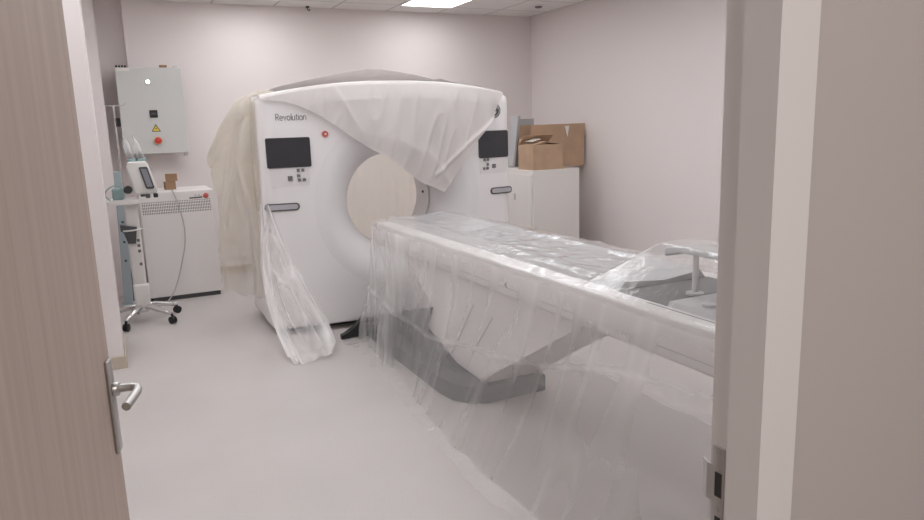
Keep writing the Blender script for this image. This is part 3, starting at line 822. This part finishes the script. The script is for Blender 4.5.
# ------------------------------------------------------------------ power cabinet (low white unit)
UX0, UX1, UY0, UY1, UZ = .180, .836, 7.115, 7.72, 1.032
up = thing('power_cabinet', ((UX0 + UX1) / 2, 7.4, 0), 'low white power cabinet with a vent strip below the electrical enclosure', 'cabinet')
obj('cabinet_body', bx(UX0, UX1, UY0, UY1, .042, UZ, bev=.008), M['ups'], up)
obj('dark_plinth', bx(UX0 + .03, UX1 - .02, UY0 + .02, UY1 - .03, 0, .042), M['dark'], up)
obj('vent_grille', bx(UX0 + .022, UX1 - .03, UY0 - .0015, UY0 + .002, .832, .945), M['vent'], up)
obj('indicator_strip', bx(.615, .728, UY0 - .004, UY0 + .002, .955, .966, bev=.002), M['dark'], up)
bm = new(); lathe(bm, (.765, UY0, .975), (0, -1, 0), [(0, .024), (.008, .024), (.012, .018)], 20); obj('power_button', bm, M['redp'], up, 40)
for x in (.67, .705):
    bm = new(); cone(bm, (x, UY0 - .004, .985), (x, UY0 + .001, .985), .006, .006, 12); obj('status_light', bm, M['teal'], up)
# lead hanging down the front
bm = new()
pth = smooth_path([(.475, 7.20, UZ + .004), (.478, 7.11, UZ + .004), (.505, 7.085, .93), (.54, 7.08, .74), (.535, 7.08, .55), (.48, 7.08, .33), (.41, 7.08, .13), (.33, 7.06, .012), (.26, 7.0, .007)], 10)
tube(bm, pth, .0055, 8)
o = obj('power_lead', bm, M['cable'], None, 60, loc=(.475, 7.20, UZ)); tag(o, 'thin grey lead hanging down the front of the power cabinet', 'cable')
# two small cartons
def carton(name, cx, cy, z0, w, d, h, rz, m, label, grp):
    t = thing(name, (cx, cy, z0), label, 'box', grp); R = Matrix.Rotation(rz, 3, 'Z')
    obj('carton_body', bx(cx - w / 2, cx + w / 2, cy - d / 2, cy + d / 2, z0, z0 + h, bev=.002, rot=R), m, t)
    obj('tape_strip', bx(cx - w / 2 - .0005, cx + w / 2 + .0005, cy - .012, cy + .012, z0 + h - .002, z0 + h + .0008, rot=R), M['tape'], t)
carton('small_carton', .478, 7.42, UZ, .095, .09, .078, .1, M['card2'], 'small brown carton on the power cabinet, lower of two', 'small cartons on the power cabinet')
carton('small_carton', .498, 7.42, UZ + .080, .105, .08, .072, -.1, M['card2'], 'small brown carton stacked on another on the power cabinet', 'small cartons on the power cabinet')

# ------------------------------------------------------------------ injector stand
CX, CY = .098, 6.44
st = thing('injector_stand', (CX, CY, 0), 'white contrast injector on a wheeled column stand beside the power cabinet', 'medical stand')
bm = new(); lathe(bm, (CX, CY, .085), (0, 0, 1), [(0, .045), (.03, .06), (.06, .05), (.075, .045)], 24); obj('base_hub', bm, M['chrome'], st, 50)
for a in (-117, -47, 27, 99, 171):
    t = math.radians(a); d = Vector((math.cos(t), math.sin(t), 0)); r = .31
    c = Vector((CX, CY, 0))
    bm = new(); tube(bm, smooth_path([c + d * .03 + Vector((0, 0, .135)), c + d * .12 + Vector((0, 0, .125)), c + d * .24 + Vector((0, 0, .098)), c + d * r + Vector((0, 0, .082))], 5), [.024] * 8 + [.02] * 4 + [.016] * 4, 12)
    lg = obj('leg', bm, M['chrome'], st, 60)
    p = c + d * r; s = Vector((-d.y, d.x, 0))
    bm = new()
    for k in (-1, 1): lathe(bm, p + s * (k * .012 - .009) + Vector((0, 0, .033)), s, [(0, .026), (.003, .032), (.015, .032), (.018, .026)], 20)
    cone(bm, p + Vector((0, 0, .03)), p + Vector((0, 0, .082)), .012, .010, 12)
    obj('caster', bm, M['black'], lg, 40)
obj('column', bx(CX - .052, CX + .052, CY - .04, CY + .04, .14, 1.03, bev=.018, seg=3), M['cart'], st, 40)
obj('column_foot', bx(CX - .055, CX + .068, CY - .055, CY + .05, .13, .33, bev=.02, seg=3), M['cart'], st, 40)
for z in (.70, .655, .61, .5): obj('column_socket', bx(CX + .015, CX + .037, CY - .044, CY - .036, z - .012, z + .012, .002, 1), M['button'], st)
bm = new(); prism(bm, rrect(-.085, .165, 6.34, 6.60, .03, .03), 'z', 1.005, 1.04, .006); obj('tray', bm, M['cart'], st, 40)
# injector head
bm = new()
A = [(.105, 1.08), (.255, 1.075), (.345, 1.10), (.285, 1.33), (.145, 1.34)]
A = [(.115, 1.345), (.10, 1.30), (.135, 1.10), (.155, 1.075), (.30, 1.075), (.32, 1.10), (.262, 1.32), (.245, 1.345)]
prism(bm, A, 'y', 6.40, 6.54, .014, 3); hd = obj('injector_head', bm, M['cart'], st, 40)
bm = new(); prism(bm, [(.190, 1.29), (.196, 1.30), (.250, 1.30), (.257, 1.29), (.292, 1.13), (.286, 1.12), (.235, 1.12), (.226, 1.13)], 'y', 6.388, 6.402, .003); sg = obj('display_bezel', bm, M['dark'], hd)
bm = new(); prism(bm, [(.203, 1.285), (.246, 1.285), (.279, 1.135), (.238, 1.135)], 'y', 6.384, 6.39); obj('display', bm, M['lcd'], sg)
bm = new(); cone(bm, (.20, 6.44, 1.055), (.20, 6.44, 1.08), .018, .02, 16); obj('pivot', bm, M['dark'], st, 40)
for k, x in enumerate((.235, .275)):
    bm = new(); box(bm, x - .018 + k * .02, x + .018 + k * .02, 6.37, 6.41, 1.045, 1.08, .008); obj('control_knob', bm, M['dark'] if k == 0 else M['black'], st)
for x in (.150, .225):
    d = Vector((-.22, 0, 1)).normalized(); b = Vector((x, 6.47, 1.335))
    bm = new(); lathe(bm, b, d, [(0, .036), (.03, .036), (.034, .03)], 20); sr = obj('syringe_clamp', bm, M['teal'], st, 40)
    bm = new(); lathe(bm, b + d * .03, d, [(0, .028), (.13, .028), (.165, .008), (.20, .006)], 20); obj('syringe_barrel', bm, M['syringe'], sr, 50)
    bm = new(); lathe(bm, b + d * .032, d, [(0, .024), (.04, .024), (.055, .008)], 16); obj('syringe_plunger', bm, M['button'], sr, 50)
# drip pole
bm = new(); cone(bm, (.060, 6.52, 1.03), (.060, 6.52, 1.80), .008, .008, 12); dp = obj('drip_pole', bm, M['chrome'], st, 40)
for sx in (-1, 1):
    bm = new(); tube(bm, smooth_path([(.06, 6.52, 1.795), (.06 + sx * .05, 6.52, 1.80), (.06 + sx * .075, 6.52, 1.80), (.06 + sx * .085, 6.52, 1.82)], 4), .004, 8); obj('hook', bm, M['chrome'], dp, 60)
obj('pole_clamp', bx(.07, .10, 6.50, 6.535, 1.63, 1.70, bev=.005), M['black'], dp)
bm = new(); lathe(bm, (.085, 6.36, 1.12), (.3, -1, .2), [(0, .03), (.03, .034), (.05, .026)], 18); kn = obj('tray_knob', bm, M['black'], st, 40)
bm = new(); box(bm, -.03, .06, 6.42, 6.50, 1.04, 1.135, .015); obj('power_supply', bm, M['teal'], st)
bm = new(); pts = smooth_path([(-.05, 6.40, 1.045), (-.08, 6.39, 1.09), (-.05, 6.39, 1.14), (.02, 6.39, 1.16), (.07, 6.40, 1.10)], 6); tube(bm, pts, .006, 8)
obj('coiled_lead', bm, M['teal'], st, 60)
# wire holder with dark container
bm = new(); pts = smooth_path([(.08, 6.46, .79), (0.02, 6.38, .79), (.05, 6.345, .79), (.13, 6.345, .795), (.18, 6.40, .80), (.17, 6.46, .80)], 6); tube(bm, pts, .006, 8)
obj('wire_holder', bm, M['cart'], st, 60)
bm = new(); prism(bm, [(.0, .84), (.125, .815), (.105, .68), (.045, .68), (.03, .775), (.0, .79)], 'y', 6.36, 6.44, .008)
o = obj('dark_pouch', bm, M['dark'], None, 40, loc=(.07, 6.40, .68)); tag(o, 'dark grey pouch held in the wire ring of the injector stand', 'pouch')

# pale blue frame leaning behind the stand
bf = thing('blue_rail', (-.02, 7.0, 0), 'pale blue metal rail leaning upright behind the injector stand', 'rail')
R = Matrix.Rotation(.035, 3, 'Y')
bm = new(); box(bm, -.02, .055, 6.97, 7.04, .05, 1.25, .006, rot=R); obj('rail_bar', bm, M['blue'], bf)
for z in (.45, .62, .80, .98):
    bm = new(); cone(bm, (.02 + (z - .65) * .035, 6.966, z), (.02 + (z - .65) * .035, 6.98, z), .011, .011, 12); obj('bolt', bm, M['dark'], bf)
bm = new(); box(bm, -.06, .12, 6.93, 7.08, 0, .05, .006); obj('rail_foot', bm, M['blue'], bf)
pn = thing('dark_case', (.06, 7.25, 0), 'dark case on the floor between stand and power cabinet', 'case')
obj('case_body', bx(.03, .165, 7.12, 7.40, .012, .27, bev=.012), M['button'], pn)
obj('case_lid', bx(.028, .167, 7.118, 7.402, .235, .30, bev=.01), M['dark'], pn)
for y in (7.16, 7.36):
    bm = new(); cone(bm, (.10, y, 0), (.10, y, .016), .015, .015, 12); obj('case_foot', bm, M['black'], pn)

# ------------------------------------------------------------------ white cupboard and cartons on the right
KX0, KX1, KY0, KY1, KZ = 4.095, 4.70, 6.60, 7.62, 1.042
cb = thing('white_cupboard', ((KX0 + KX1) / 2, 7.1, 0), 'white metal cupboard against the right wall with cartons on top', 'cupboard')
obj('cupboard_body', bx(KX0, KX1, KY0, KY1, .02, KZ, bev=.003), M['cabw'], cb)
cd = obj('cupboard_door', bx(KX0 - .016, KX0 - .001, KY0 + .03, KY1 - .03, .08, KZ - .05, bev=.003), M['cabfront'], cb)
obj('door_latch', bx(KX0 - .026, KX0 - .014, KY0 + .36, KY0 + .385, .70, .77, bev=.004), M['handle'], cd)
obj('cupboard_base', bx(KX0 + .01, KX1 - .01, KY0 + .01, KY1 - .01, 0, .022), M['dark'], cb)

def open_carton(name, x0, x1, y0, y1, z0, h, label, flaps, grp=None):
    t = thing(name, ((x0 + x1) / 2, (y0 + y1) / 2, z0), label, 'box', grp)
    th = .005; bm = new()
    box(bm, x0, x1, y0, y1, z0, z0 + th)
    box(bm, x0, x1, y0, y0 + th, z0 + th, z0 + h); box(bm, x0, x1, y1 - th, y1, z0 + th, z0 + h)
    box(bm, x0, x0 + th, y0 + th, y1 - th, z0 + th, z0 + h); box(bm, x1 - th, x1, y0 + th, y1 - th, z0 + th, z0 + h)
    obj('carton_body', bm, M['card'], t)
    for (side, ln, an) in flaps:
        a = math.radians(an)         # 0 = closed flat inwards, 90 = upright, 180 = flat outwards
        co, si = math.cos(a) * ln, math.sin(a) * ln; z = z0 + h
        if side == 'f': P = [(x0, y0, z), (x1, y0, z), (x1, y0 + co, z + si), (x0, y0 + co, z + si)]
        if side == 'b': P = [(x0, y1, z), (x1, y1, z), (x1, y1 - co, z + si), (x0, y1 - co, z + si)]
        if side == 'l': P = [(x0, y0, z), (x0, y1, z), (x0 + co, y1, z + si), (x0 + co, y0, z + si)]
        if side == 'r': P = [(x1, y0, z), (x1, y1, z), (x1 - co, y1, z + si), (x1 - co, y0, z + si)]
        P = [Vector(p) for p in P]; n = (P[1] - P[0]).cross(P[3] - P[0]).normalized() * .004
        bm = new(); A = [bm.verts.new(p) for p in P]; B = [bm.verts.new(p + n) for p in P]
        bm.faces.new(A[::-1]); bm.faces.new(B)
        for k in range(4): bm.faces.new((A[k], A[(k + 1) % 4], B[(k + 1) % 4], B[k]))
        obj('flap', bm, M['card'], t)
    return t
t1 = open_carton('cardboard_box', 4.118, 4.50, 6.63, 6.95, KZ, .270, 'smaller cardboard box in front on the white cupboard, flaps half folded',
                 (('l', .17, 14), ('r', .17, 8), ('b', .17, 40), ('f', .15, 3)), 'cardboard boxes on the white cupboard')
obj('tape_strip', bx(4.15, 4.26, 6.70, 6.86, KZ + .318, KZ + .324, rot=Matrix.Rotation(-.24, 3, 'Y')), M['tape'], t1)
t2 = open_carton('cardboard_box', 4.29, 5.03, 6.965, 7.22, KZ, .335, 'larger cardboard box behind, against the right wall, flaps standing up',
                 (('f', .155, 96), ('b', .155, 80), ('r', .15, 62)), 'cardboard boxes on the white cupboard')
bm = new(); prism(bm, [(4.775, KZ + .335), (4.735, KZ + .465), (4.80, KZ + .465)], 'y', 6.936, 6.944); obj('torn_tape', bm, M['tape'], t2)
fo = thing('grey_packing_panel', (4.50, 7.42, KZ), 'grey packing panel leaning behind the cardboard boxes', 'packing')
bm = new(); box(bm, 4.265, 4.30, 7.26, 7.42, KZ + .01, KZ + .60, .006, rot=Matrix.Rotation(.15, 3, 'Y')); obj('panel_side', bm, M['foam'], fo)
bm = new(); box(bm, 4.34, 4.60, 7.38, 7.42, KZ + .003, KZ + .565, .006); obj('panel_back', bm, M['foam'], fo)

# ------------------------------------------------------------------ camera, world, view
f = 707.; p, r, yw = (math.radians(a) for a in (10.767, -1.864, 25.863))
fwd = Vector((math.sin(yw) * math.cos(p), math.cos(yw) * math.cos(p), -math.sin(p)))
rt = Vector((math.cos(yw), -math.sin(yw), 0)); upv = rt.cross(fwd)
R_ = rt * math.cos(r) + upv * math.sin(r); U_ = -rt * math.sin(r) + upv * math.cos(r)
cam = bpy.data.cameras.new('camera'); co_ = bpy.data.objects.new('camera', cam); COL.objects.link(co_)
cam.sensor_width = 36; cam.lens = f / 924 * 36; cam.clip_start = .02
co_.matrix_world = Matrix(((R_.x, U_.x, -fwd.x, 0), (R_.y, U_.y, -fwd.y, 0), (R_.z, U_.z, -fwd.z, 1.55), (0, 0, 0, 1)))
SC.camera = co_
w = bpy.data.worlds.new('world'); SC.world = w; w.use_nodes = True
w.node_tree.nodes['Background'].inputs[0].default_value = (1, .96, .94, 1); w.node_tree.nodes['Background'].inputs[1].default_value = .25
SC.view_settings.view_transform = 'Standard'; SC.view_settings.look = 'None'; SC.view_settings.gamma = 1
SC.view_settings.use_curve_mapping = False; SC.view_settings.exposure = .78
SC.cycles.transparent_max_bounces = 32; SC.cycles.max_bounces = 16; SC.cycles.diffuse_bounces = 8; SC.cycles.use_denoising = True
SC.cycles.sample_clamp_indirect = 4
